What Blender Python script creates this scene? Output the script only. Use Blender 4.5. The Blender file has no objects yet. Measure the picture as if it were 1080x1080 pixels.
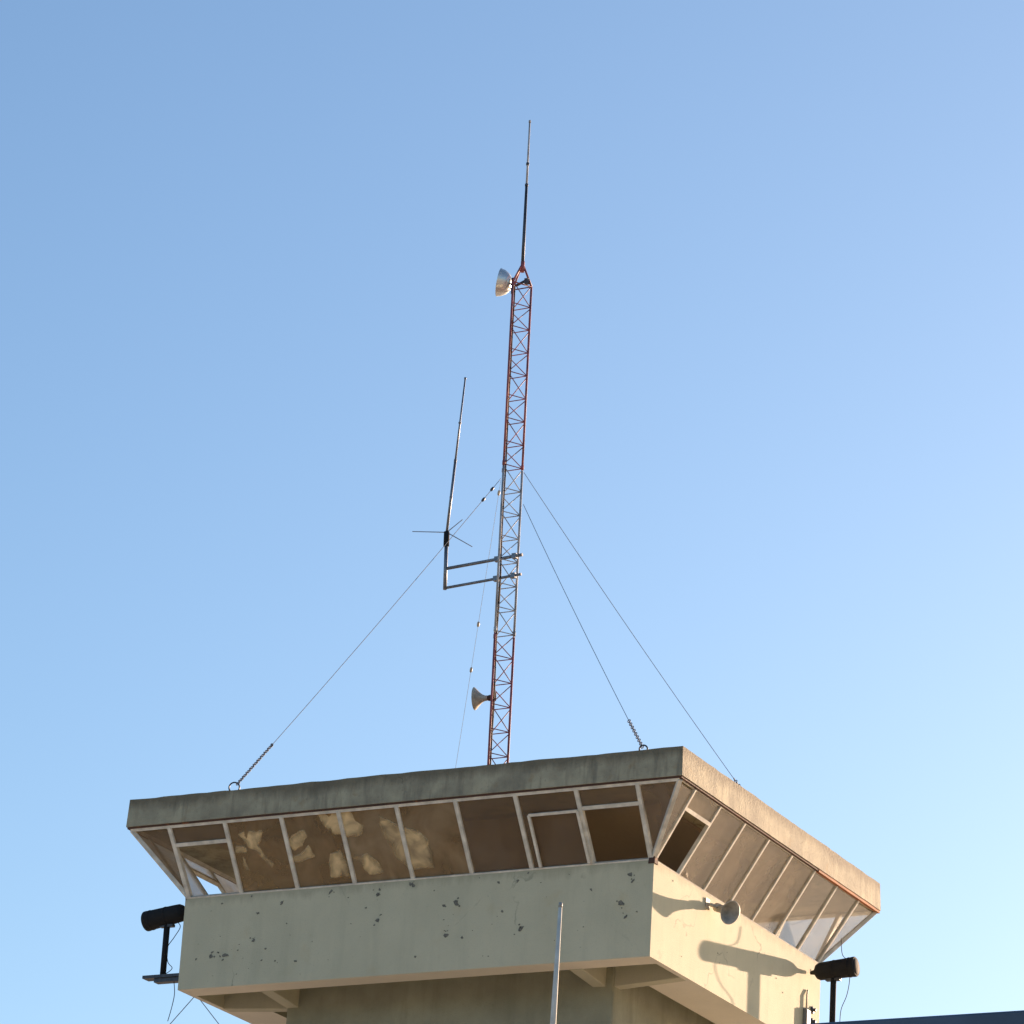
import bpy, bmesh, math, random
from mathutils import Vector, Matrix, noise
random.seed(7)
SC = bpy.context.scene
COL = SC.collection
G = 13.4                      # height of the cab's sill above the ground

# ------------------------------------------------------------------ camera
cam_data = bpy.data.cameras.new('camera')
cam = bpy.data.objects.new('camera', cam_data); COL.objects.link(cam)
ya, pi_, ro = -0.4928, 0.3512, 0.0597
d = Vector((math.sin(ya)*math.cos(pi_), math.cos(ya)*math.cos(pi_), math.sin(pi_)))
r = Vector((math.cos(ya), -math.sin(ya), 0)); u = r.cross(d)
r2 = r*math.cos(ro)+u*math.sin(ro); u2 = -r*math.sin(ro)+u*math.cos(ro)
m = Matrix((r2, u2, -d)).transposed().to_4x4()
m.translation = Vector((17.9872, -37.4043, G-11.7984))
cam.matrix_world = m
cam_data.sensor_width = 36; cam_data.lens = 4152.4/1080*36
cam_data.shift_x = (540-530.07)/1080; cam_data.shift_y = (587.38-540)/1080
cam_data.clip_start = 0.1; cam_data.clip_end = 20000
SC.camera = cam

# ------------------------------------------------------------------ light
S = Vector((0.194, 0.967, 0.170)).normalized()       # towards the sun
w = bpy.data.worlds.new('World'); SC.world = w; w.use_nodes = True
nt = w.node_tree
bg = nt.nodes['Background']
sky = nt.nodes.new('ShaderNodeTexSky'); sky.sky_type = 'NISHITA'; sky.sun_disc = False
sky.sun_elevation = math.asin(S.z); sky.sun_rotation = math.atan2(S.x, S.y)
sky.air_density = 1.02; sky.dust_density = 1.25; sky.ozone_density = 3.2
nt.links.new(sky.outputs[0], bg.inputs[0]); bg.inputs[1].default_value = 0.053
sun_d = bpy.data.lights.new('sun', 'SUN'); sun = bpy.data.objects.new('sun', sun_d); COL.objects.link(sun)
sun_d.energy = 3.45; sun_d.angle = math.radians(0.5); sun_d.color = (1.0, 0.705, 0.49)
sun.rotation_euler = S.to_track_quat('Z', 'Y').to_euler(); sun.location = (10, 40, 40)
SC.view_settings.view_transform = 'Standard'; SC.view_settings.look = 'None'
SC.view_settings.gamma = 1; SC.view_settings.exposure = 2.17

# ------------------------------------------------------------------ materials
def mat(name):
    mt = bpy.data.materials.new(name); mt.use_nodes = True
    return mt, mt.node_tree.nodes, mt.node_tree.links, mt.node_tree.nodes['Principled BSDF']

def plain(name, col, rough=0.5, metal=0.0, var=0.25, scale=14, bump=0.0):
    mt, N, L, b = mat(name)
    tc = N.new('ShaderNodeTexCoord'); n = N.new('ShaderNodeTexNoise')
    n.inputs['Scale'].default_value = scale; n.inputs['Detail'].default_value = 6
    L.new(tc.outputs['Object'], n.inputs['Vector'])
    rp = N.new('ShaderNodeValToRGB')
    rp.color_ramp.elements[0].position = .3; rp.color_ramp.elements[1].position = .7
    rp.color_ramp.elements[0].color = (*[c*(1-var) for c in col], 1)
    rp.color_ramp.elements[1].color = (*[min(1, c*(1+var*.5)) for c in col], 1)
    L.new(n.outputs['Fac'], rp.inputs[0]); L.new(rp.outputs[0], b.inputs['Base Color'])
    b.inputs['Roughness'].default_value = rough; b.inputs['Metallic'].default_value = metal
    if bump:
        bp = N.new('ShaderNodeBump'); bp.inputs['Strength'].default_value = bump; bp.inputs['Distance'].default_value = .01
        L.new(n.outputs['Fac'], bp.inputs['Height']); L.new(bp.outputs[0], b.inputs['Normal'])
    return mt

def concrete(name, col, dark, amount=.5, streak=.5, scale=1.5, fine=40, bump=.3, rust=None, drip=None, crack=None):
    """weathered painted concrete: cloudy patches, vertical run-off streaks, fine grit"""
    mt, N, L, b = mat(name)
    tc = N.new('ShaderNodeTexCoord')
    def nz(sc, det, vec=None, rough=.6):
        n = N.new('ShaderNodeTexNoise'); n.inputs['Scale'].default_value = sc; n.inputs['Detail'].default_value = det
        n.inputs['Roughness'].default_value = rough
        L.new(vec or tc.outputs['Object'], n.inputs['Vector']); return n.outputs['Fac']
    def ramp(x, a, c):
        q = N.new('ShaderNodeMapRange'); q.inputs[1].default_value = a; q.inputs[2].default_value = c
        L.new(x, q.inputs[0]); return q.outputs[0]
    def mul(x, k):
        q = N.new('ShaderNodeMath'); q.operation = 'MULTIPLY'; L.new(x, q.inputs[0]); q.inputs[1].default_value = k; return q.outputs[0]
    def mx(f, a, c):
        q = N.new('ShaderNodeMix'); q.data_type = 'RGBA'
        L.new(f, q.inputs[0])
        for i, v in ((6, a), (7, c)):
            if isinstance(v, tuple): q.inputs[i].default_value = (*v, 1)
            else: L.new(v, q.inputs[i])
        return q.outputs[2]
    mp = N.new('ShaderNodeMapping'); mp.inputs['Scale'].default_value = (1, 1, .12)
    L.new(tc.outputs['Object'], mp.inputs[0])
    c = mx(mul(ramp(nz(scale, 8), .38, .68), amount), col, dark)
    c = mx(mul(ramp(nz(scale*4.5, 6, mp.outputs[0]), .5, .72), streak), c, dark)
    g = nz(fine, 4)
    c = mx(mul(ramp(g, .58, .8), .5), c, tuple(x*.6 for x in dark))
    if rust:
        c = mx(mul(ramp(nz(scale*2.2, 5), .6, .75), rust[1]), c, rust[0])
    if crack:                                 # wandering hairline cracks
        dn = N.new('ShaderNodeTexNoise'); dn.inputs['Scale'].default_value = 2.5; dn.inputs['Detail'].default_value = 5; L.new(tc.outputs['Object'], dn.inputs['Vector'])
        vm = N.new('ShaderNodeVectorMath'); vm.operation = 'MULTIPLY_ADD'; L.new(dn.outputs['Color'], vm.inputs[0]); vm.inputs[1].default_value = (.7, .7, .7); L.new(tc.outputs['Object'], vm.inputs[2])
        vo = N.new('ShaderNodeTexVoronoi'); vo.feature = 'DISTANCE_TO_EDGE'; vo.inputs['Scale'].default_value = crack[0]; L.new(vm.outputs[0], vo.inputs['Vector'])
        cr = ramp(vo.outputs['Distance'], .010, .002)
        gate = ramp(nz(.9, 3), .52, .6)
        g2 = N.new('ShaderNodeMath'); g2.operation = 'MULTIPLY'; L.new(cr, g2.inputs[0]); L.new(gate, g2.inputs[1])
        c = mx(mul(g2.outputs[0], crack[1]), c, tuple(x*.5 for x in dark))
    if drip:                                  # dirt that has run down from the top edge
        sp = N.new('ShaderNodeSeparateXYZ'); L.new(tc.outputs['Object'], sp.inputs[0])
        mp2 = N.new('ShaderNodeMapping'); mp2.inputs['Scale'].default_value = (1, 1, .22); L.new(tc.outputs['Object'], mp2.inputs[0])
        nn = nz(drip[3], 7, mp2.outputs[0], .7)
        a = N.new('ShaderNodeMath'); a.operation = 'MULTIPLY_ADD'; L.new(nn, a.inputs[0]); a.inputs[1].default_value = drip[1]*3.2; L.new(sp.outputs[2], a.inputs[2])
        c = mx(mul(ramp(a.outputs[0], drip[0]+drip[1]*1.0, drip[0]+drip[1]*1.9), drip[4]), c, drip[2])
    L.new(c, b.inputs['Base Color']); b.inputs['Roughness'].default_value = .85
    bp = N.new('ShaderNodeBump'); bp.inputs['Strength'].default_value = bump; bp.inputs['Distance'].default_value = .012
    L.new(g, bp.inputs['Height']); L.new(bp.outputs[0], b.inputs['Normal'])
    return mt

def glass(name, dust=.35, col=(.35, .27, .17), tint=(.75, .66, .52), trans=.5, refl=.45, scale=2.3, spread=(.5, 1.4)):
    """dusty tinted pane: see-through, a veil of dust that scatters, a clear-coat reflection"""
    mt, N, L, b = mat(name); N.remove(b)
    out = N['Material Output']
    t = N.new('ShaderNodeBsdfTransparent'); t.inputs[0].default_value = (*tint, 1)
    df = N.new('ShaderNodeBsdfDiffuse'); df.inputs[0].default_value = (*col, 1)
    tl = N.new('ShaderNodeBsdfTranslucent'); tl.inputs[0].default_value = (*col, 1)
    ds = N.new('ShaderNodeMixShader'); ds.inputs[0].default_value = trans
    L.new(df.outputs[0], ds.inputs[1]); L.new(tl.outputs[0], ds.inputs[2])
    tc = N.new('ShaderNodeTexCoord'); n = N.new('ShaderNodeTexNoise'); n.inputs['Scale'].default_value = scale; n.inputs['Detail'].default_value = 6; n.inputs['Distortion'].default_value = .6
    n.noise_dimensions = '4D'; oi = N.new('ShaderNodeObjectInfo'); sc_ = N.new('ShaderNodeMath'); sc_.operation = 'MULTIPLY'; sc_.inputs[1].default_value = 30
    L.new(oi.outputs['Random'], sc_.inputs[0]); L.new(sc_.outputs[0], n.inputs['W'])
    L.new(tc.outputs['Object'], n.inputs['Vector'])
    mr = N.new('ShaderNodeMapRange'); mr.inputs[1].default_value = .3; mr.inputs[2].default_value = .7
    mr.inputs[3].default_value = dust*spread[0]; mr.inputs[4].default_value = min(1, dust*spread[1])
    L.new(n.outputs['Fac'], mr.inputs[0])
    pv = N.new('ShaderNodeMapRange'); pv.inputs[3].default_value = .7; pv.inputs[4].default_value = 1.25; L.new(oi.outputs['Random'], pv.inputs[0])
    pm = N.new('ShaderNodeMath'); pm.operation = 'MULTIPLY'; pm.use_clamp = True; L.new(mr.outputs[0], pm.inputs[0]); L.new(pv.outputs[0], pm.inputs[1]); mr = pm
    m1 = N.new('ShaderNodeMixShader'); L.new(mr.outputs[0], m1.inputs[0]); L.new(t.outputs[0], m1.inputs[1]); L.new(ds.outputs[0], m1.inputs[2])
    gl = N.new('ShaderNodeBsdfGlossy'); gl.inputs['Roughness'].default_value = .04
    fr = N.new('ShaderNodeFresnel'); fr.inputs[0].default_value = 1.45
    mm = N.new('ShaderNodeMath'); mm.operation = 'MULTIPLY'; mm.inputs[1].default_value = refl; L.new(fr.outputs[0], mm.inputs[0])
    m2 = N.new('ShaderNodeMixShader'); L.new(mm.outputs[0], m2.inputs[0]); L.new(m1.outputs[0], m2.inputs[1]); L.new(gl.outputs[0], m2.inputs[2])
    L.new(m2.outputs[0], out.inputs[0])
    return mt

M = {}
M['wall'] = concrete('painted_wall', (.58, .535, .375), (.41, .39, .27), .45, .4, 1.0, 60, .25, ((.46, .36, .18), .35), (G-.06, .10, (.30, .27, .18), 7, .5), (.7, .55))
M['chip'] = plain('bare_concrete_chip', (.19, .18, .145), .95, 0, .5, 60)
M['fascia'] = concrete('roof_concrete', (.43, .38, .255), (.16, .14, .10), .75, .8, 2.3, 34, .6, ((.30, .20, .09), .5), (G+1.02, .12, (.13, .105, .065), 2.6, .75), (.9, .6))
M['soffit'] = concrete('soffit_paint', (.68, .63, .53), (.54, .50, .42), .4, .1, 1.6, 50, .2)
M['beam'] = concrete('beam_paint', (.46, .44, .33), (.34, .33, .25), .5, .2, 2.0, 50, .2)
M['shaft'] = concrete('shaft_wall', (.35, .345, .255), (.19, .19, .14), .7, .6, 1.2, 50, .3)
M['ceil'] = concrete('cab_ceiling', (.27, .215, .155), (.19, .15, .11), .6, 0, .8, 30, .1)
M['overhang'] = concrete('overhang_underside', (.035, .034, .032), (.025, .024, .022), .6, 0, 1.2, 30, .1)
M['frame'] = plain('aged_frame_paint', (.66, .62, .53), .55, 0, .3, 9)
M['frame_rust'] = concrete('rusted_steel', (.10, .045, .028), (.045, .03, .022), .7, 0, 3.0, 30, .6, ((.36, .12, .035), .8))
M['rust_bright'] = concrete('orange_rust', (.40, .14, .045), (.12, .05, .03), .7, 0, 3.5, 40, .6)
M['glass'] = glass('dusty_brown_glass', .30, (.42, .34, .265), (.74, .69, .60))
M['glass_amber'] = glass('amber_reflection_glass', .55, (.50, .385, .245), (.78, .71, .58), scale=2.2, spread=(.35, 1.45))  # golden reflection tone painted into the veil of these panes
M['glass_pale'] = glass('dusty_clear_glass', .74, (.90, .90, .89), (.94, .95, .95), .8)
M['glass_side'] = glass('dusty_side_glass', .32, (.72, .63, .50), (.97, .95, .91), .5)
M['glass_back'] = glass('rear_glass', .12, (.90, .90, .89), (.97, .98, .98), .8)
M['glass_clean'] = glass('clean_side_glass', .10, (.75, .68, .58), (.97, .97, .95), .5)
M['painted_reflection'] = plain('painted_golden_reflection', (.62, .41, .17), .6, 0, .55, 5)
M['red'] = plain('red_mast_paint', (.34, .085, .085), .6, 0, .5, 9)
M['white'] = plain('white_mast_paint', (.44, .43, .43), .6, 0, .5, 9)
M['steel'] = plain('galvanised_steel', (.22, .23, .25), .45, .7, .3, 30)
M['darksteel'] = plain('dark_steel', (.07, .075, .085), .5, .5, .3, 30)
M['wire'] = plain('guy_wire_steel', (.22, .235, .27), .8, .1, .2, 30)
M['black'] = plain('black_plastic', (.006, .006, .007), .85, 0, .3, 20)
M['dish'] = plain('pale_grey_enamel', (.78, .77, .74), .34, .75, .1, 12)
M['horn'] = plain('aged_beige_enamel', (.50, .44, .34), .45, 0, .35, 16)
M['greyhorn'] = plain('grey_enamel', (.30, .30, .28), .5, 0, .3, 16)
M['fibre'] = plain('white_fibreglass', (.68, .64, .56), .9, 0, .2, 6)
mt, N, L, b = mat('painted_golden_reflection')  # reflected golden light put into the base colour, fading out at patch edges
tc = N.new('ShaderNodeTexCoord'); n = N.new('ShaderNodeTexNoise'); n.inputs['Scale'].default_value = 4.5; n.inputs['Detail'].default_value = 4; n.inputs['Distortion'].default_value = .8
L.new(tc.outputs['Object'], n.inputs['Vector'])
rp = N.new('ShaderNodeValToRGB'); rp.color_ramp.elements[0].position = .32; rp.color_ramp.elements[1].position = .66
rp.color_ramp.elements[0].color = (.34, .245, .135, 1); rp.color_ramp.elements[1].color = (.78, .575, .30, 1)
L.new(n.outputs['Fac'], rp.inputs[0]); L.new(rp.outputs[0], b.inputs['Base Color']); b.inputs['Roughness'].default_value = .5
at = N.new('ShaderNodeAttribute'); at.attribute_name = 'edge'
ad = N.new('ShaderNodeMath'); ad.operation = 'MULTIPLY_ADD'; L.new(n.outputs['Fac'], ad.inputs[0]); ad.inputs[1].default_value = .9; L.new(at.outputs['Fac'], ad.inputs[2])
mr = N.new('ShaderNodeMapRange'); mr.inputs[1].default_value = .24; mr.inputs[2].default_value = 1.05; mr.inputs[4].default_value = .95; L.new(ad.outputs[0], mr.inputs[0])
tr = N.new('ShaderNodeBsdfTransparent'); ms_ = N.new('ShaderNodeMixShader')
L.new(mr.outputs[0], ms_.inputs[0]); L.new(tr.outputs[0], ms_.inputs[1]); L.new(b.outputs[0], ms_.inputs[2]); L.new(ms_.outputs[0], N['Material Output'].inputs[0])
M['painted_reflection'] = mt
M['blueroof'] = plain('slate_blue_metal', (.07, .10, .15), .5, 0, .3, 2)
M['ground'] = concrete('dry_apron', (.46, .405, .31), (.35, .31, .24), .6, 0, .15, 4, .1)
M['box'] = plain('grey_box_paint', (.16, .165, .165), .5, 0, .2, 14)

# ------------------------------------------------------------------ mesh helpers
class MB:
    def __init__(s): s.b = bmesh.new()
    def hexa(s, p, mi=0):
        """8 points: bottom ring then top ring"""
        v = [s.b.verts.new(q) for q in p]
        for f in ((0,3,2,1),(4,5,6,7),(0,1,5,4),(1,2,6,5),(2,3,7,6),(3,0,4,7)):
            s.b.faces.new([v[i] for i in f]).material_index = mi
    def box(s, x0, x1, y0, y1, z0, z1, mi=0):
        s.hexa([(x0,y0,z0),(x1,y0,z0),(x1,y1,z0),(x0,y1,z0),(x0,y0,z1),(x1,y0,z1),(x1,y1,z1),(x0,y1,z1)], mi)
    def bar(s, a, b, w, h, n):
        """rectangular bar from a to b; n = the direction of its depth h"""
        a, b, n = Vector(a), Vector(b), Vector(n)
        t = (b-a).normalized(); n = (n-t*n.dot(t)).normalized(); q = t.cross(n)
        P = []
        for c in (a, b):
            for i, j in ((-1,-1),(1,-1),(1,1),(-1,1)): P.append(c+q*(i*w/2)+n*(j*h/2))
        s.hexa(P)
    def tube(s, pts, r, seg=8, caps=True, smooth=True):
        pts = [Vector(p) for p in pts]
        R = r if isinstance(r, (list, tuple)) else [r]*len(pts)
        rings = []; up = None
        for i, p in enumerate(pts):
            t = ((pts[min(i+1, len(pts)-1)]-pts[max(i-1, 0)])).normalized()
            if up is None: up = Vector((0,0,1)) if abs(t.z) < .9 else Vector((1,0,0))
            x = t.cross(up).normalized(); y = x.cross(t); up = y
            rings.append([s.b.verts.new(p+(x*math.cos(2*math.pi*k/seg)+y*math.sin(2*math.pi*k/seg))*R[i]) for k in range(seg)])
        for a, b in zip(rings, rings[1:]):
            for k in range(seg):
                f = s.b.faces.new((a[k], b[k], b[(k+1)%seg], a[(k+1)%seg])); f.smooth = smooth
        if caps:
            s.b.faces.new(rings[0]); s.b.faces.new(rings[-1][::-1])
    def lathe(s, o, ax, prof, seg=24):
        """prof: (distance along the axis, radius); a profile out and back gives a shell with thickness"""
        o, ax = Vector(o), Vector(ax).normalized()
        x = ax.orthogonal().normalized(); y = ax.cross(x); rings = []
        for (t, rr) in prof:
            rings.append([s.b.verts.new(o+ax*t+(x*math.cos(2*math.pi*k/seg)+y*math.sin(2*math.pi*k/seg))*max(rr, 1e-4)) for k in range(seg)])
        for a, b in zip(rings, rings[1:]):
            for k in range(seg):
                f = s.b.faces.new((a[k], a[(k+1)%seg], b[(k+1)%seg], b[k])); f.smooth = True
        s.b.faces.new(rings[0][::-1]); s.b.faces.new(rings[-1])
    def ring(s, c, n, R, rr, seg=20, sub=6):
        c, n = Vector(c), Vector(n).normalized(); x = n.orthogonal().normalized(); y = n.cross(x); rings = []
        for i in range(seg):
            a = 2*math.pi*i/seg; e = x*math.cos(a)+y*math.sin(a)
            rings.append([s.b.verts.new(c+e*(R+rr*math.cos(2*math.pi*k/sub))+n*rr*math.sin(2*math.pi*k/sub)) for k in range(sub)])
        for i in range(seg):
            a, b = rings[i], rings[(i+1)%seg]
            for k in range(sub):
                s.b.faces.new((a[k], b[k], b[(k+1)%sub], a[(k+1)%sub])).smooth = True
    def slab(s, poly, n, th, mi=0):
        n = Vector(n)
        a = [s.b.verts.new(Vector(p)) for p in poly]; b = [s.b.verts.new(Vector(p)+n*th) for p in poly]
        k = len(a)
        for f in [a[::-1], b]+[[a[i], a[(i+1)%k], b[(i+1)%k], b[i]] for i in range(k)]:
            s.b.faces.new(f).material_index = mi
    def build(s, name, mats, parent=None, bevel=0):
        bmesh.ops.recalc_face_normals(s.b, faces=s.b.faces)
        me = bpy.data.meshes.new(name); s.b.to_mesh(me); s.b.free()
        for q in (mats if isinstance(mats, (list, tuple)) else [mats]): me.materials.append(q)
        o = bpy.data.objects.new(name, me); COL.objects.link(o)
        if parent: attach(o, parent)
        if bevel:
            bv = o.modifiers.new('bevel', 'BEVEL'); bv.width = bevel; bv.segments = 2; bv.limit_method = 'ANGLE'; bv.angle_limit = math.radians(50)
        return o

def root_of(o):
    p = Vector((0,0,0))
    while o: p += o.location; o = o.parent
    return p
def attach(o, parent):
    """keep the mesh where it was modelled (all parents are only translated)"""
    o.parent = parent; o.location = -root_of(parent)
def tag(o, label, cat, group=None):
    o['label'] = label; o['category'] = cat
    if group: o['group'] = group
    return o
def thing(name, label, cat, loc, group=None):
    o = bpy.data.objects.new(name, None); COL.objects.link(o); o.location = loc; o.empty_display_size = .2
    return tag(o, label, cat, group)
def P(x, y, z): return Vector((x, y, z+G))

# ------------------------------------------------------------------ ground
mb = MB(); mb.slab([(-6000,-6000,0),(6000,-6000,0),(6000,6000,0),(-6000,6000,0)], (0,0,-1), .3)
g = mb.build('ground', M['ground']); g['kind'] = 'structure'

# ------------------------------------------------------------------ control tower
W, D = 5.996, 4.70
OR, OF, OL, OB, H, T = .485, .42, .60, .58, .775, .335
tower = thing('control_tower', 'concrete control tower with pale green balcony wall and outward leaning cab windows', 'control tower', (-W/2, D/2, 0))

# shaft
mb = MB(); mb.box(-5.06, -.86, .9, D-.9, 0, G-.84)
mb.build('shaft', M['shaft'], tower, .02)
# balcony box: one closed ring profile (parapet, floor, soffit recess, lower rim)
rf, rs, th = .31, .57, .16
mb = MB(); b_ = mb.b
def loop(x0, x1, y0, y1, z): return [b_.verts.new(P(*q)) for q in ((x0,y0,z),(x1,y0,z),(x1,y1,z),(x0,y1,z))]
A = loop(-W, 0, 0, D, -1.1); B = loop(-W, 0, 0, D, -.012)
C = loop(-W+th, -th, th, D-th, -.012); E = loop(-W+th, -th, th, D-th, -.70)
rc, yc = .07, .95
ip = [(-W+rc,rf),(-rc,rf),(-rc,yc),(-rs,yc),(-rs,D-yc),(-rc,D-yc),(-rc,D-rf),(-W+rc,D-rf),(-W+rc,D-yc),(-W+rs,D-yc),(-W+rs,yc),(-W+rc,yc)]
F = [b_.verts.new(P(x,y,-1.1)) for x,y in ip]; K = [b_.verts.new(P(x,y,-.82)) for x,y in ip]
def band(a, b, mi=0):
    for i in range(4): b_.faces.new((a[i], a[(i+1)%4], b[(i+1)%4], b[i])).material_index = mi
band(A, B); band(B, C); band(C, E); b_.faces.new(E); 
for f in ([A[0],A[1],F[1],F[0]], [A[1],F[2],F[1]], [A[1],A[2],F[5],F[4],F[3],F[2]], [A[2],F[6],F[5]], [A[2],A[3],F[7],F[6]], [A[3],F[8],F[7]], [A[3],A[0],F[11],F[10],F[9],F[8]], [A[0],F[0],F[11]]):
    b_.faces.new(f).material_index = 2
for i in range(12): b_.faces.new((F[i], F[(i+1)%12], K[(i+1)%12], K[i])).material_index = 3
b_.faces.new(K).material_index = 3
# paint flaked off the front: irregular shallow chips, 2 mm proud lips of bare concrete
chips = [(-5.49,-.11,2),(-5.0,-.26,2.5),(-5.58,-.73,4),(-5.39,-.73,4.5),(-5.49,-.69,1.5),(-5.78,-.75,2),(-5.03,-.58,3.5),(-5.23,-.68,1.5),(-4.86,-.69,2),(-4.69,-.16,2.5),(-4.06,-.08,3),(-3.42,-.1,3),(-3.41,-.45,4.5),(-3.58,-.3,2),(-4.45,-.86,2),(-4.9,-.82,1.5),(-4.72,-.84,1.5),(-5.1,-.05,2),(-3.0,-.07,4),(-3.44,-.15,3.5),(-2.52,-.69,4.5),(-2.42,-.33,5),(-2.57,-.35,2.5),(-1.6,-.69,6),(-2.32,-.73,2.2),(-2.9,-.91,2.5),(-1.54,-.05,2.5),(-1.9,-.13,2.5),(-1.66,-.13,2.5),(-.38,-.48,4.5),(-.32,-.64,3),(-.18,-.59,1.5),(-.28,-.16,4),(-.25,-.24,2.5),(-1.84,-.47,2.5),(-.75,-.3,2)]
for i in range(46): chips.append((random.uniform(-5.9,-.1), random.uniform(-1.02,-.05), random.uniform(.4,1.2)))
rd = random.Random(3)
def chip(cx, cz, sz, plane='front'):
    n = rd.randint(7, 11); ang = rd.uniform(-.9, .9); el = rd.uniform(1.0, 1.9)
    pts = []
    for k in range(n):
        a = 2*math.pi*k/n; rr = sz*.0064*rd.uniform(.45, 1.25)
        px, pz = rr*math.cos(a)*el, rr*math.sin(a)
        px, pz = px*math.cos(ang)-pz*math.sin(ang), px*math.sin(ang)+pz*math.cos(ang)
        pts.append((cx+px, cz+pz))
    if plane == 'front': mb.slab([P(x, -.0015, z) for x, z in pts], (0,-1,0), .002, 1)
    else: mb.slab([P(.0015, x, z) for x, z in pts], (1,0,0), .002, 1)
for c in chips:
    chip(*c)
    if c[2] > 2.9:
        for k in range(2): chip(c[0]+rd.uniform(-.07,.07), c[1]+rd.uniform(-.06,.06), c[2]*rd.uniform(.2,.5))
for c in [(1.75,-.62,1.6),(1.8,-.72,1.2),(2.0,-.55,1),(3.4,-.5,1.4),(3.6,-.62,1.3),(4.4,-.15,1.6),(.5,-.12,1.2),(2.9,-.32,.9),(.8,-.9,1.0)]: chip(*c, 'right')
mb.build('balcony', [M['wall'], M['chip'], M['soffit'], M['beam']], tower)
# cantilever beams that run out from the four corners of the shaft
def beam(a, b, w):
    a, b = Vector(a), Vector(b); t = (b-a).normalized(); q = Vector((-t.y, t.x, 0))*w/2
    p = []
    for (c, z0) in ((a, -1.155), (b, -1.105)):
        p.append((c+q, z0)); p.append((c-q, z0))
    lo = [p[0], p[1], p[3], p[2]]
    m2 = MB(); m2.hexa([P(v.x, v.y, z) for v, z in lo]+[P(v.x, v.y, -.815) for v, z in lo])
    m2.build('cantilever_beam', M['beam'], tower, .008)
for x in (-4.985, -1.04):
    beam((x, .92, 0), (x, .296, 0), .16); beam((x, D-.92, 0), (x, D-.296, 0), .16)
for y in (1.0, D-1.0):
    beam((-.88, y, 0), (-.06, y, 0), .16); beam((-5.04, y, 0), (-W+.06, y, 0), .16)
# roof slab with a slightly tapered edge, its underside and the lower ceiling of the cab
mb = MB(); b_ = mb.b
x0, x1, y0, y1 = -W-OL-.02, OR+.02, -OF-.02, D+OB+.02
n_ = 26
mb.hexa([P(x0,y0,H), P(x1,y0,H), P(x1,y1,H), P(x0,y1,H), P(x0+.012,y0+.012,H+T), P(x1-.012,y0+.012,H+T), P(x1-.012,y1-.012,H+T), P(x0+.012,y1-.012,H+T)])
b_.faces.ensure_lookup_table()
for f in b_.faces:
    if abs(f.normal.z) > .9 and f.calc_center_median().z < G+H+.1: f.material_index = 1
b_.edges.ensure_lookup_table()
bmesh.ops.subdivide_edges(b_, edges=[e for e in b_.edges if e.calc_length() > 1], cuts=60, use_grid_fill=True)
for v in b_.verts:                         # hand-cast edge: a few millimetres out of true
    k = noise.noise(v.co*1.7)*.006+noise.noise(v.co*7)*.007
    if v.co.z > G+H+.1: v.co.z += k
    elif v.co.x > x1-.02 or v.co.y < y0+.02: v.co.z += abs(k)*.5
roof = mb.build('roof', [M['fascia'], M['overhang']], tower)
mb = MB(); mb.box(-W+.15, -.15, .33, D-.3, G+H-.05, G+H-.004); mb.build('ceiling', M['ceil'], roof)
mb = MB(); t_ = .02                        # rusted drip angle under the fascia edge
mb.box(x0+.012, x1-.012, y0+.012, y0+.045, G+H-.022, G+H-.001)
mb.box(x1-.045, x1-.012, y0+.047, 3.4, G+H-.022, G+H-.001)
mb.box(x0+.012, x0+.045, y0+.047, y1-.012, G+H-.022, G+H-.001)
mb.box(x0+.047, x1-.047, y1-.045, y1-.012, G+H-.022, G+H-.001)
mb.build('drip_edge', M['frame_rust'], roof)
mb = MB(); mb.box(x1-.048, x1-.008, 3.403, y1-.010, G+H-.034, G+H-.001)
rd_ = mb.build('drip_edge', M['rust_bright'], roof); rd_['label'] = 'bright orange rusted stretch of the drip edge'

# window bands: (bottom point, top point) of every mullion, face by face
zt = H-.025
DX = -.05
def lerp(a, b, t): return a+(b-a)*t
faces = {
 'front': ([( -W+i*W/8, .03, 0) for i in range(9)], [(-W+i*W/8+DX, -OF+.03, zt) for i in range(9)], Vector((0,-zt,-OF))),
 'back':  ([( -W+i*W/8, D-.03, 0) for i in range(9)], [(-W+i*W/8, D+OB-.03, zt) for i in range(9)], Vector((0,zt,-OB))),
 'right': ([( -.03, i*D/7, 0) for i in range(8)], [(OR-.03, i*D/7, zt) for i in range(8)], Vector((zt,0,-OR))),
 'left':  ([( -W+.03, i*D/7, 0) for i in range(8)], [(-W-OL+.03, i*D/7, zt) for i in range(8)], Vector((-zt,0,-OL))),
}
def pane(poly, n, m_, trim=.02):
    c = sum((Vector(p) for p in poly), Vector())/len(poly)
    q = [Vector(p)+(c-Vector(p)).normalized()*trim for p in poly]
    m2 = MB(); m2.slab([P(*v) for v in q], n.normalized(), .005)
    return m2.build('window_pane', m_, tower)
corner_tops = {('front',0):(-W-OL+.03,-OF+.03,zt), ('front',1):(OR-.03,-OF+.03,zt), ('right',0):(OR-.03,-OF+.03,zt), ('right',1):(OR-.03,D+OB-.03,zt),
               ('back',0):(-W-OL+.03,D+OB-.03,zt), ('back',1):(OR-.03,D+OB-.03,zt), ('left',0):(-W-OL+.03,-OF+.03,zt), ('left',1):(-W-OL+.03,D+OB-.03,zt)}
OPEN = {('front',0),('front',7),('right',0),('left',1),('left',4)}
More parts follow.
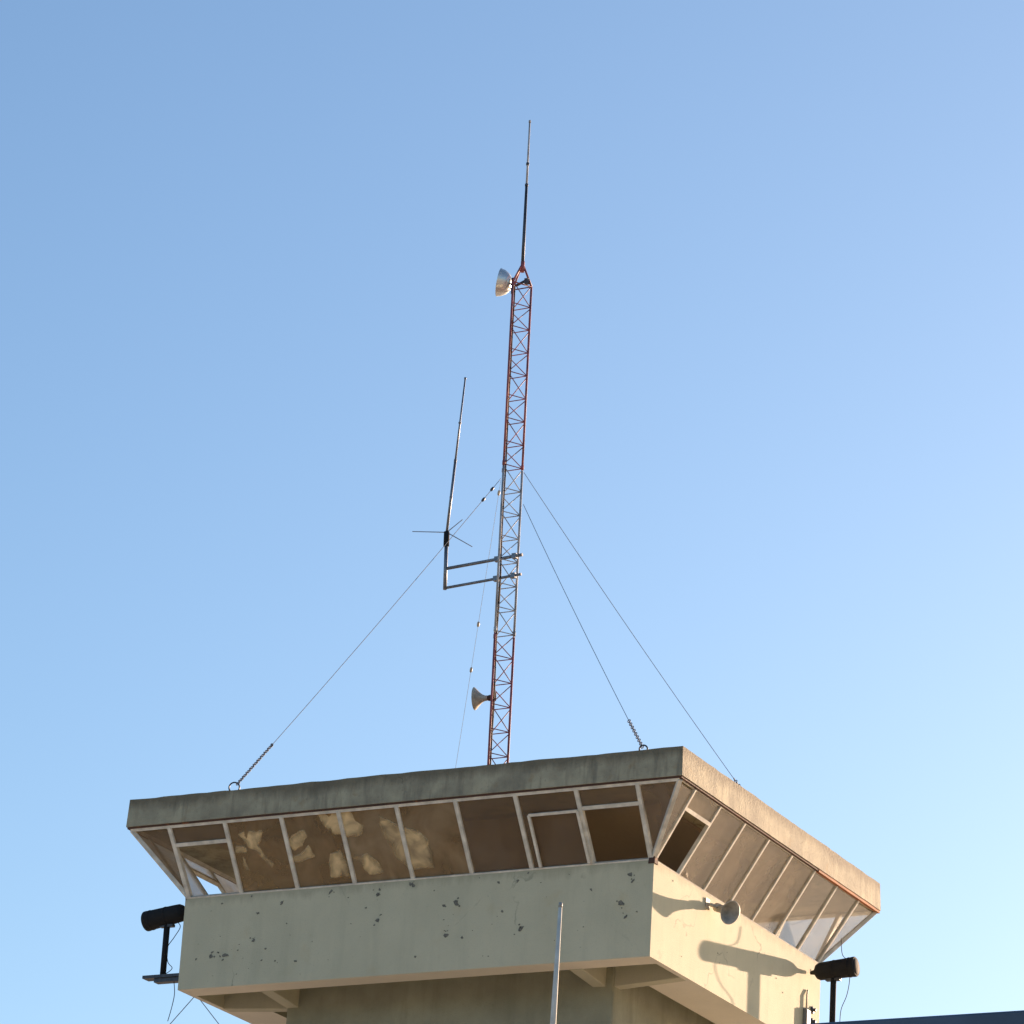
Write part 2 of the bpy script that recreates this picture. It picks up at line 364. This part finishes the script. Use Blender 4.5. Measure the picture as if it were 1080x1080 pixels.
for fn, (bo, to, n) in faces.items():
    n.normalize()
    gm = {'front':'glass','right':'glass_side','left':'glass_pale','back':'glass_back'}[fn]
    k = len(bo)
    for i in range(k):
        if fn in ('right','left') and i in (0, k-1): off = .03 if i == 0 else -.03
        else: off = 0
        a, b = Vector(bo[i]), Vector(to[i])
        if fn in ('front','back') and i in (0, k-1): a.x += .045*(1 if i == 0 else -1)
        if off: a.y += off*2
        m2 = MB(); wd = .050 if fn in ('front','back') else .034; m2.bar(P(*a), P(*b), wd, wd+.012, n); m2.build('mullion', M['frame'], tower, .004)
    for i in range(k-1):
        a0, a1, c0, c1 = Vector(bo[i]), Vector(bo[i+1]), Vector(to[i]), Vector(to[i+1])
        if (fn, i) in OPEN:
            t = .74
            p = pane([lerp(a0,c0,t), lerp(a1,c1,t), c1, c0], n, M[gm])
            m2 = MB(); m2.bar(P(*lerp(a0,c0,t)), P(*lerp(a1,c1,t)), .042, .05, n); m2.build('transom', M['frame'], p)
        else:
            p = pane([a0, a1, c1, c0], n, M['glass_amber' if fn == 'front' and 1 <= i <= 4 else 'glass_clean' if fn == 'right' and i >= 5 else gm])
            if fn == 'front' and i == 6:          # casement sash standing a little open
                m2 = MB(); o_ = n*.05
                q = [lerp(lerp(a0,c0,t), lerp(a1,c1,t), s)+o_ for s, t in ((.17,.03),(.97,.03),(.97,.72),(.17,.72))]
                for e in ((0,3),(3,2),(2,1)): m2.bar(P(*q[e[0]]), P(*q[e[1]]), .03, .03, n)
                m2.build('casement_sash', M['frame'], p)
    for side, i in ((0,0),(1,k-1)):               # triangular corner light
        ct = Vector(corner_tops[(fn, side)])
        pane([bo[i], ct, to[i]] if side else [bo[i], to[i], ct], n, M['glass_clean' if fn == 'right' and side else gm], .04)
    mh = MB(); dn = n*(0 if fn in ('front','back') else -.03); hw = .034 if fn in ('front','back') else .02; mh.bar(P(*(Vector(corner_tops[(fn,0)])+dn)), P(*(Vector(corner_tops[(fn,1)])+dn)), hw, .05, n); mh.build('head_rail', M['frame'], tower)
    ms = MB(); ms.bar(P(*bo[0]), P(*bo[-1]), .03, .07, n); ms.build('sill_rail', M['frame'], tower)
for a, b in (((-W+.03,.03,0),('front',0)), ((-.03,.03,0),('front',1)), ((-.03,D-.03,0),('back',1)), ((-W+.03,D-.03,0),('back',0))):
    c = Vector(corner_tops[b]); m2 = MB(); m2.bar(P(*a), P(*c), .05, .05, (c.x-a[0], c.y-a[1], -.6)); m2.build('corner_mullion', M['frame'], tower, .005)
mb = MB()                                          # rusted cleats at the foot of the corner mullions
mb.hexa([P(-.07,-.012,-.055), P(.012,-.012,-.055), P(.012,.09,-.055), P(-.07,.09,-.055), P(-.06,-.01,.03), P(.01,-.01,.03), P(.01,.08,.03), P(-.06,.08,.03)])
mb.build('rusted_cleat', M['frame_rust'], tower, .008)

# golden reflections on the front glass, painted as thin coloured patches
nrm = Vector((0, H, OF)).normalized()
reflection_patches = [
 ([(-5.15,.78),(-5.03,.82),(-4.81,.81),(-4.89,.63),(-4.92,.6),(-4.84,.46),(-4.74,.35),(-4.79,.28),(-4.87,.38),(-4.97,.54),(-5.02,.56),(-5.1,.69)], 'long forked painted golden reflection in the second front window from the left'),
 ([(-5.2,.62),(-5.12,.63),(-5.05,.55),(-5.09,.51),(-5.25,.53)], 'small wedge of painted golden reflection left of the forked patch'),
 ([(-5.15,.47),(-5.11,.42),(-5.09,.29),(-5.14,.28),(-5.16,.39)], 'tiny upright sliver of painted golden reflection below the small wedge'),
 ([(-4.48,.69),(-4.3,.77),(-4.26,.67),(-4.34,.54),(-4.46,.5),(-4.51,.56)], 'rounded painted golden reflection high in the third front window from the left'),
 ([(-4.51,.43),(-4.39,.44),(-4.26,.55),(-4.2,.38),(-4.29,.36),(-4.47,.33),(-4.51,.35)], 'winged painted golden reflection below the rounded one'),
 ([(-4.09,.97),(-3.85,.97),(-3.55,.97),(-3.5,.75),(-3.56,.61),(-3.78,.6),(-3.85,.64),(-3.9,.65),(-4.02,.76)], 'broad painted golden reflection under the window head behind a mullion'),
 ([(-3.39,.93),(-3.34,.9),(-3.17,.78),(-3.07,.69),(-2.83,.63),(-2.74,.49),(-2.69,.34),(-2.71,.12),(-3.02,.1),(-3.17,.3),(-3.27,.58)], 'largest painted golden reflection, round shouldered, spread over the fifth front window'),
 ([(-3.69,.37),(-3.51,.38),(-3.39,.22),(-3.33,.09),(-3.55,.09),(-3.63,.26),(-3.73,.27)], 'curved painted golden reflection at the sill of the fourth front window'),
 ([(-4.02,.4),(-3.88,.45),(-3.79,.27),(-3.8,.09),(-4.07,.09)], 'upright painted golden reflection at the sill beside a mullion'),
]
for poly, lab in reflection_patches:
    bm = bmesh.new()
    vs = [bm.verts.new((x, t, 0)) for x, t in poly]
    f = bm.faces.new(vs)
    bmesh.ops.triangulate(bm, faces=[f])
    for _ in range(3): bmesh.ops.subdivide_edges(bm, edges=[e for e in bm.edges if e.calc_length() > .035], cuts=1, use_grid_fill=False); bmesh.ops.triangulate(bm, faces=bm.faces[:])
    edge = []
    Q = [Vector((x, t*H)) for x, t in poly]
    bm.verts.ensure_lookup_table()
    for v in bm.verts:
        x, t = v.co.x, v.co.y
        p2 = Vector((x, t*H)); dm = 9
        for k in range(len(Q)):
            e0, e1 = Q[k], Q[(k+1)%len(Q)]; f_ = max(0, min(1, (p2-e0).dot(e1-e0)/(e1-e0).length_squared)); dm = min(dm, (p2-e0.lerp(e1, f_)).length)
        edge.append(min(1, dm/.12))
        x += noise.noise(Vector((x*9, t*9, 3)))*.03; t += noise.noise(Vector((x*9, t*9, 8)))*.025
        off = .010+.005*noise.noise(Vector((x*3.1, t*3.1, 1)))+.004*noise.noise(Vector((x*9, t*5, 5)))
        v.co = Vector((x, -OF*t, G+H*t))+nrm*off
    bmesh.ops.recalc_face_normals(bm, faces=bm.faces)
    me = bpy.data.meshes.new('reflection_patch'); bm.to_mesh(me); bm.free(); me.materials.append(M['painted_reflection'])
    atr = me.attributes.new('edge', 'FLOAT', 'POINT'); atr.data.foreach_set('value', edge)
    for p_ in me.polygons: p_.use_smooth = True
    o = bpy.data.objects.new('reflection_patch', me); COL.objects.link(o)
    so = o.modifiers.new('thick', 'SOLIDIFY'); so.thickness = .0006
    tag(o, lab, 'painted window reflection', 'painted golden reflections on the front windows')  # patches imitate golden light reflected in the panes

# ------------------------------------------------------------------ lattice mast on the roof
VX, VR = Vector((-.473, .881, 0)), Vector((.881, .473, 0))       # along and across the mast's open side
ax0, ax1 = Vector((-3.06, 2.0, H+T)), Vector((-3.125, 2.0, 8.17))
def axis(z): return lerp(ax0, ax1, (z-ax0.z)/(ax1.z-ax0.z))
LEG = [-VR*.115-VX*.13, -VR*.115+VX*.13, VR*.115]
mast = thing('lattice_mast', 'red and white triangular lattice mast rising from the middle of the tower roof', 'radio mast', P(*ax0))
NB = 23; dz = (8.17-ax0.z)/NB
mats = [('red', 0, 8), ('white', 8, 15), ('red', 15, 23)]
def lg(i, z): return P(*(axis(z)+LEG[i]))
for mn, k0, k1 in mats:
    za, zb = ax0.z+k0*dz, ax0.z+k1*dz
    e = .012
    mb = MB()
    for k in range(k0, k1):
        z0, z1 = ax0.z+k*dz, ax0.z+(k+1)*dz
        for (i, j) in ((0,2),(1,2),(0,1)):
            mb.tube([lg(i, z0+.02), lg(j, z0+.02)], .0065, 5)
            a, b = (i, j) if (k+(i == 1)) % 2 else (j, i)
            mb.tube([lg(a, z0+.02), lg(b, z1)], .006, 5)
    sec = mb.build('mast_section', M[mn], mast)
    for i in range(3):
        m2 = MB(); m2.tube([lg(i, za), lg(i, zb-e)], .0145, 8)
        for zz in (za+.01,):
            m2.tube([lg(i, zz), lg(i, zz+.05)], .02, 8)
        m2.build('leg', M[mn], sec)
mb = MB()
for k, (ofs, zt_) in enumerate(((-VR*.092-VX*.10, 8.1), (-VR*.088-VX*.075, 4.5), (-VR*.09+VX*.10, 2.75))):
    mc = MB(); q = []
    for i in range(60):
        z = H+T+.01+(zt_-H-T)*i/59; q.append(P(*(axis(z)+ofs+Vector((noise.noise(Vector((k*7, z*1.3, 0)))*.012, noise.noise(Vector((z*1.1, k*5, 3)))*.012, 0)))))
    mc.tube(q, .0095-.001*k, 6); mc.build('coax_cable', M['black'], mast)
apex = Vector((-3.135, 2.0, 8.44))
for i in range(3): mb.tube([lg(i, 8.17), P(*(apex+LEG[i]*.12))], .013, 6)
mb.tube([lg(0,8.165), lg(2,8.165), lg(1,8.165), lg(0,8.165)], .009, 5)
mb.tube([P(apex.x, apex.y, 8.36), P(apex.x, apex.y, 8.50)], .026, 8)
mb.build('mast_cap', M['red'], mast)
for i in range(3):
    c = lg(i, H+T); mb = MB(); mb.box(c.x-.05, c.x+.05, c.y-.05, c.y+.05, c.z-.004, c.z+.014); mb.build('base_plate', M['steel'], mast)

whip = thing('whip_antenna', 'tall straight whip antenna on the very top of the lattice mast', 'antenna', P(-3.137, 2.0, 8.44))
def wp(t): return P(*lerp(Vector((-3.137,2.0,8.44)), Vector((-3.155,2.0,10.46)), t))
mb = MB(); mb.tube([wp(0), wp(.22), wp(.55)], [.022,.021,.018], 8); mb.build('lower_tube', M['darksteel'], whip)
mb = MB(); mb.tube([wp(.55), wp(.99)], [.014,.011], 8); mb.tube([wp(.985), wp(1)], [.016,.014], 8); mb.build('upper_tube', M['white'], whip)
for t0_, rr in ((.69, .021), (.545, .022)):
    mb = MB(); mb.tube([wp(t0_), wp(t0_+.015)], rr, 8); mb.build('collar', M['darksteel'], whip)

# dish beside the mast head
dc = Vector((-3.365, 1.95, 8.225)); da = Vector((-.9, -.36, .17)).normalized()
dish = thing('dish_antenna', 'small pale dish antenna clamped beside the mast head, facing left', 'antenna', P(*dc))
prof = [(a*1.25, b*1.2) for a, b in [(-.085,.03),(-.075,.07),(-.045,.11),(.0,.137),(.04,.147),(.046,.15),(.046,.141),(.035,.137),(-.005,.127),(-.045,.095),(-.068,.05),(-.07,.01)]]
mb = MB(); mb.lathe(P(*dc), da, prof, 32); mb.build('reflector', M['dish'], dish)
mb = MB(); mb.lathe(P(*dc), da, [(.05,.165),(.06,.16),(.066,.12),(.07,.05),(.071,.004)], 32); mb.build('radome', M['greyhorn'], dish)
mb = MB(); mb.tube([P(*(dc-da*.075)), P(*(dc-da*.17)), P(-3.10,2.02,8.24)], .018, 8); mb.box(-3.10, -3.05, 2.0, 2.05, G+8.20, G+8.27)
mb.tube([P(-3.22,1.93,8.05), P(-3.22,1.93,8.26)], .02, 8); mb.build('mounting_arm', M['darksteel'], dish)

# loudspeaker low on the mast
hc = Vector((-3.225, 1.95, 2.78)); ha = Vector((-1, -.22, -.02)).normalized()
hl = thing('horn_loudspeaker', 'beige flared horn loudspeaker low on the lattice mast, just above the roof', 'loudspeaker', P(*hc))
prof = [(.0,.03),(.04,.034),(.075,.05),(.11,.08),(.14,.112),(.165,.137),(.172,.139),(.172,.132),(.145,.107),(.11,.07),(.075,.04),(.05,.02)]
mb = MB(); mb.lathe(P(*hc), ha, prof, 28); mb.build('bell', M['horn'], hl)
mb = MB(); mb.lathe(P(*hc), ha, [(-.09,.02),(-.085,.035),(-.02,.038),(.01,.03)], 16); mb.tube([P(-3.15,1.95,2.74), P(-3.15,1.95,2.84)], .03, 8); mb.build('driver', M['frame_rust'], hl)

# side arm antenna
sa = thing('ground_plane_antenna', 'grey ground plane antenna on a two bar side arm left of the mast', 'antenna', P(-3.89,1.9,4.23))
mb = MB(); mb.tube([P(-3.885,1.9,4.215), P(-3.905,1.9,4.80)], .024, 8); mb.build('support_pipe', M['steel'], sa)
for z0, z1, rr in ((4.485,4.545,.021),(4.234,4.295,.018)):
    mb = MB(); mb.tube([P(-3.885,1.9,z0), P(-2.85,1.9,z1)], rr, 8)
    for lx in (-3.19, -2.955): mb.box(lx-.03, lx+.03, 1.872, 1.93, G+lerp(z0,z1,(lx+3.885)/1.035)-.03, G+lerp(z0,z1,(lx+3.885)/1.035)+.03)
    mb.build('side_arm', M['steel'], sa)
mb = MB(); mb.tube([P(-3.905,1.9,4.78), P(-3.91,1.9,4.965)], .036, 10); mb.build('base_coil', M['black'], sa)
mb = MB()
wa, wb = Vector((-3.91,1.9,4.96)), Vector((-3.79,1.9,6.99))
mb.tube([P(*wa), P(*lerp(wa,wb,.45))], .017, 8); mb.tube([P(*lerp(wa,wb,.45)), P(*wb)], [.013,.010], 8)
for t in (.22,.45,.46,.7): mb.tube([P(*lerp(wa,wb,t)), P(*lerp(wa,wb,t+.008))], .019, 8)
mb.tube([P(*lerp(wa,wb,.99)), P(*wb)], .015, 8); mb.build('radiator', M['steel'], sa)
for vx in ((-.47,-.02,.06),(.24,-.06,.115),(.28,.16,-.165)):
    mb = MB(); mb.tube([P(*wa), P(*(wa+Vector(vx)))], [.006,.005], 6); mb.build('radial', M['wire'], sa)

# guy wires
def guy(label, top, eye, ring_r, chain, ins=(), col='wire'):
    e = Vector(eye); tp = Vector(top)
    t = thing('guy_wire', label, 'guy wire', P(*e), 'guy wires staying the lattice mast')
    ringc = e+Vector((0,0,ring_r+.012)); dv = (tp-ringc).normalized()
    st = ringc+dv*ring_r
    L_ = (tp-st).length
    mb = MB(); n = 24; pts = []
    for k in range(n+1):
        q = lerp(st, tp, k/n); q.z -= .10*(L_/5)*.35*4*(k/n)*(1-k/n); pts.append(P(*q))
    mb.tube(pts, .0024 if col == 'fibre' else .0038, 5); mb.build('wire', M[col], t)
    mb = MB(); mb.ring(P(*ringc), (.3,-.95,0), ring_r, .009); mb.tube([P(*e), P(*(e+Vector((0,0,.02))))], .03, 8); mb.build('eye_bolt', M['darksteel'], t)
    if chain:
        mb = MB(); k = 0; s = .0
        while s < chain:
            q = Vector(pts[0]).lerp(Vector(pts[3]), min(1, s/(Vector(pts[3])-Vector(pts[0])).length))
            mb.ring(q, (1, .2, .3) if k % 2 else (.2, 1, -.2), .018, .006, 8, 5); s += .034; k += 1
        mb.build('chain', M['wire'], t)
    for f in ins:
        a, b = pts[int(f*n)], pts[int(f*n)+1]; c = a.lerp(b, f*n-int(f*n)); dr = (b-a).normalized()
        mb = MB(); mb.lathe(c-dr*.035, dr, [(0,.005),(.01,.015),(.035,.018),(.06,.015),(.07,.005)], 10); mb.build('insulator', M['horn' if col == 'fibre' else 'darksteel'], t)
RZ = H+T-.004
guy('guy wire slanting left from mast to the big ring on the roof edge', (-3.26,2.0,5.62), (-5.27,-.30,RZ), .062, .75, (.93,.965))
guy('guy wire running from the mast to the ring near the front right roof corner', (-2.93,2.0,5.24), (-.045,-.30,RZ), .045, .55)
guy('guy wire running from the mast to the sunlit right roof side', (-2.95,2.0,5.66), (.33,1.65,RZ), .04, .25)
guy('faint guy wire running steeply down close along the left of the mast', (-3.26,2.0,5.60), (-5.1,4.35,RZ), .04, .3, (.55,.66,.97), 'fibre')

# ------------------------------------------------------------------ tube devices on posts, at either side of the balcony
def tube_device(label, wall_x, sx, y, z_in, z_out, length, plate_len, zpost, zplate, yaw=0):
    t = thing('tube_device', label, 'siren', P(wall_x, y, zplate), 'black tube devices on posts either side of the balcony')
    a = Vector((wall_x+sx*.02, y, z_in)); b = Vector((wall_x+sx*length, y+yaw, z_out)); dv = (b-a).normalized(); Ln = (b-a).length
    mb = MB(); mb.lathe(P(*a), dv, [(0,.02),(.05,.03),(.085,.085),(.12,.104),(.2,.108),(Ln-.06,.116),(Ln-.035,.12),(Ln-.008,.119),(Ln,.112)], 28)
    mb.build('housing', M['black'], t)
    mb = MB(); mb.lathe(P(*(a+dv*(Ln-.001))), dv, [(0,.10),(.008,.09),(.012,.02)], 24); mb.build('end_cap', M['black'], t)
    for q in (.30, Ln-.09):
        mb = MB(); mb.lathe(P(*(a+dv*q)), dv, [(0,.100),(.002,.1145 if q < .4 else .1195),(.018,.115 if q < .4 else .120),(.02,.100)], 28); mb.build('band', M['black'], t)
    px = wall_x+sx*.315; pz = lerp(z_in, z_out, .5)
    mb = MB(); mb.tube([P(px, y, zplate), P(px+sx*.002, y, pz-.09)], .036, 12); mb.build('post', M['black'], t)
    mb = MB(); mb.box(px-.09, px+.09, y-.03, y+.03, G+pz-.135, G+pz-.105); mb.tube([P(px-.085,y,pz-.12), P(px-.095,y,pz-.02)], .012, 6); mb.tube([P(px+.085,y,pz-.12), P(px+.095,y,pz-.02)], .012, 6); mb.build('cradle', M['darksteel'], t)
    mb = MB(); xs = sorted((wall_x+sx*.003, wall_x+sx*plate_len)); mb.box(xs[0], xs[1], y-.07, y+.07, G+zplate-.035, G+zplate)
    xs = sorted((wall_x+sx*.004, wall_x+sx*.40)); mb.box(xs[0], xs[1], y-.05, y+.05, G+zplate-.085, G+zplate-.037); mb.build('bracket', M['darksteel'], t)
    return t, px
tL, pxl = tube_device('black tube device with post and bracket on the left end of the balcony', -W, -1, .15, -.115, -.205, .615, .55, 0, -.875)
tR, pxr = tube_device('black tube device with post on the sunlit right side, throwing a long shadow', 0, 1, 4.35, -.20, -.16, .60, .52, 0, -.93)
def cable(par, pts, rr=.0045, mt='black'):
    mb = MB(); q = []
    pts = [Vector(p) for p in pts]
    for i in range(len(pts)-1):
        p0, p1, p2, p3 = pts[max(i-1,0)], pts[i], pts[i+1], pts[min(i+2,len(pts)-1)]
        for k in range(6):
            t = k/6; q.append(P(*(.5*((2*p1)+(p2-p0)*t+(2*p0-5*p1+4*p2-p3)*t*t+(3*p1-p0-3*p2+p3)*t**3))))
    q.append(P(*pts[-1])); mb.tube(q, rr, 6); mb.build('cable', M[mt], par)
cable(tL, [(-6.2,.15,-.22),(-6.13,.15,-.30),(-6.2,.15,-.42),(-6.27,.13,-.55),(-6.24,.12,-.72),(-6.18,.13,-.80),(-6.28,.13,-.87)])
cable(tL, [(-6.15,.15,-.96),(-6.13,.15,-1.1),(-6.15,.15,-1.25),(-6.19,.15,-1.42)])
cable(tR, [(.40,4.35,.20),(.42,4.35,.0),(.50,4.35,-.10),(.53,4.33,-.3),(.50,4.33,-.5),(.43,4.33,-.68),(.42,4.33,-.9)])

# horn on the right wall
wh = thing('horn_loudspeaker', 'grey horn loudspeaker on the sunlit right wall under the windows', 'loudspeaker', P(0,1.42,-.14))
a = Vector((.10,1.52,-.165)); dv = Vector((.70,.12,-.30)).normalized(); Lh = .20
dv2 = Vector((.80,-.35,-.38)).normalized()
prof = [(-.02,.03),(0,.045),(.05,.052),(.09,.066),(.13,.09),(.165,.122),(.182,.138),(.184,.131),(.16,.11),(.11,.07),(.07,.045),(.05,.01)]
bc = a+dv*.02
mb = MB(); mb.lathe(P(*bc), dv2, prof, 28); mb.build('bell', M['greyhorn'], wh)
mb = MB(); mb.lathe(P(*(bc-dv2*.085)), dv2, [(0,.03),(.008,.05),(.06,.05),(.075,.035)], 18); mb.build('driver', M['horn'], wh)
mb = MB(); mb.tube([P(.0,1.41,-.14), P(.05,1.43,-.15), P(*(bc-dv2*.03))], .022, 8); mb.build('mounting_pipe', M['horn'], wh)
mb = MB(); mb.box(.0,.014,1.36,1.46,G-.20,G-.08); mb.build('wall_plate', M['horn'], wh)

# boxes and clips on the right wall
jb = thing('junction_box', 'grey upright junction box low on the sunlit right wall', 'junction box', P(0,4.265,-1.08))
mb = MB(); mb.box(.0, .045, 4.20, 4.33, G-1.08, G-.66); mb.build('body', M['box'], jb, .01)
mb = MB(); mb.box(.045, .053, 4.21, 4.32, G-1.07, G-.67); mb.build('lid', M['box'], jb, .006)
mb = MB(); mb.tube([P(.02,4.26,-.66),P(.02,4.26,-.5),P(.012,4.30,-.42)], .011, 8); mb.build('conduit', M['horn'], jb)
for z in (-.62,-.76):
    mb = MB(); mb.lathe(P(.0,4.47,z), (1,0,0), [(0,.045),(.012,.045),(.014,.022),(.05,.02),(.052,.005)], 12)
    tag(mb.build('anchor_bolt', M['darksteel']), ('upper' if z > -.7 else 'lower')+' dark anchor bolt beside the grey junction box', 'bolt', 'anchor bolts on the right wall')

# ------------------------------------------------------------------ near things
pole = thing('whip_pole', 'slim white pole standing free in front of the balcony wall', 'pole', (.80,-4,0))
t0, t1 = Vector((.80,-4,0)), Vector((.926,-4,G-1.666))
mb = MB(); mb.tube([t0, lerp(t0,t1,.35)], [.055,.048], 14); mb.build('lower_section', M['fibre'], pole)
mb = MB(); mb.tube([lerp(t0,t1,.35), lerp(t0,t1,.9), t1], [.038,.030,.0185], 12); mb.build('upper_section', M['fibre'], pole)
mb = MB(); mb.tube([lerp(t0,t1,.345), lerp(t0,t1,.36)], .056, 14); mb.build('collar', M['steel'], pole)
mb = MB(); mb.tube([lerp(t0,t1,.9985), lerp(t0,t1,1.0025)], [.021,.019], 12); mb.build('tip_cap', M['greyhorn'], pole)
mb = MB(); mb.box(.65,.95,-4.15,-3.85,.004,.03); mb.lathe((.80,-4,.03), (0,0,1), [(0,.1),(.08,.06),(.1,.057)], 14); mb.build('base_plate', M['steel'], pole)

bx0, bx1, by0, by1, bz = 6.75, 17.5, -11.59, -5.1, 8.4
sh = thing('low_building', 'low building with a slate blue metal roof edge in the lower right corner', 'building', (12, -8.4, 0))
mb = MB(); mb.box(bx0+.18, bx1-.18, by0+.18, by1-.18, .0, bz-.38); mb.build('wall', M['wall'], sh)
mb = MB(); mb.hexa([(bx0,by0,bz-.37),(bx1,by0,bz-.37),(bx1,by1,bz-.37),(bx0,by1,bz-.37),(bx0,by0,bz),(bx1,by0,bz),(bx1,by1,bz-.12),(bx0,by1,bz-.12)]); rfb = mb.build('roof', M['blueroof'], sh, .02)
mb = MB(); mb.tube([(bx0,by0-.06,bz-.3),(bx1,by0-.06,bz-.3)], .05, 10); mb.build('gutter', M['blueroof'], rfb)
for x in (7.9, 10.3, 12.7, 15.1):
    for z in (1.2, 5.0):
        mb = MB(); mb.box(x, x+1.3, by0+.13, by0+.178, z, z+1.4); wdw = mb.build('window', M['frame'], sh)
        mb = MB(); mb.box(x+.06, x+1.24, by0+.12, by0+.128, z+.06, z+1.34); mb.build('pane', M['glass'], wdw)

# stays running down from the left underside
for lab, a, b in (('thin stay cable slanting left below the left end of the balcony', (-5.99,.35,-1.10), (-6.274,.35,-1.391)),
                  ('thin stay cable slanting right below the left end of the balcony', (-5.99,.5,-1.10), (-5.724,.5,-1.387))):
    a, b = Vector(a), Vector(b); e = a+(b-a)*((G-1.1)/(a.z-b.z))
    mb = MB(); mb.tube([P(*a), P(*lerp(a,e,.5)), P(*e)], .005, 5)
    tag(mb.build('stay_cable', M['wire']), lab, 'cable', 'stay cables below the balcony')
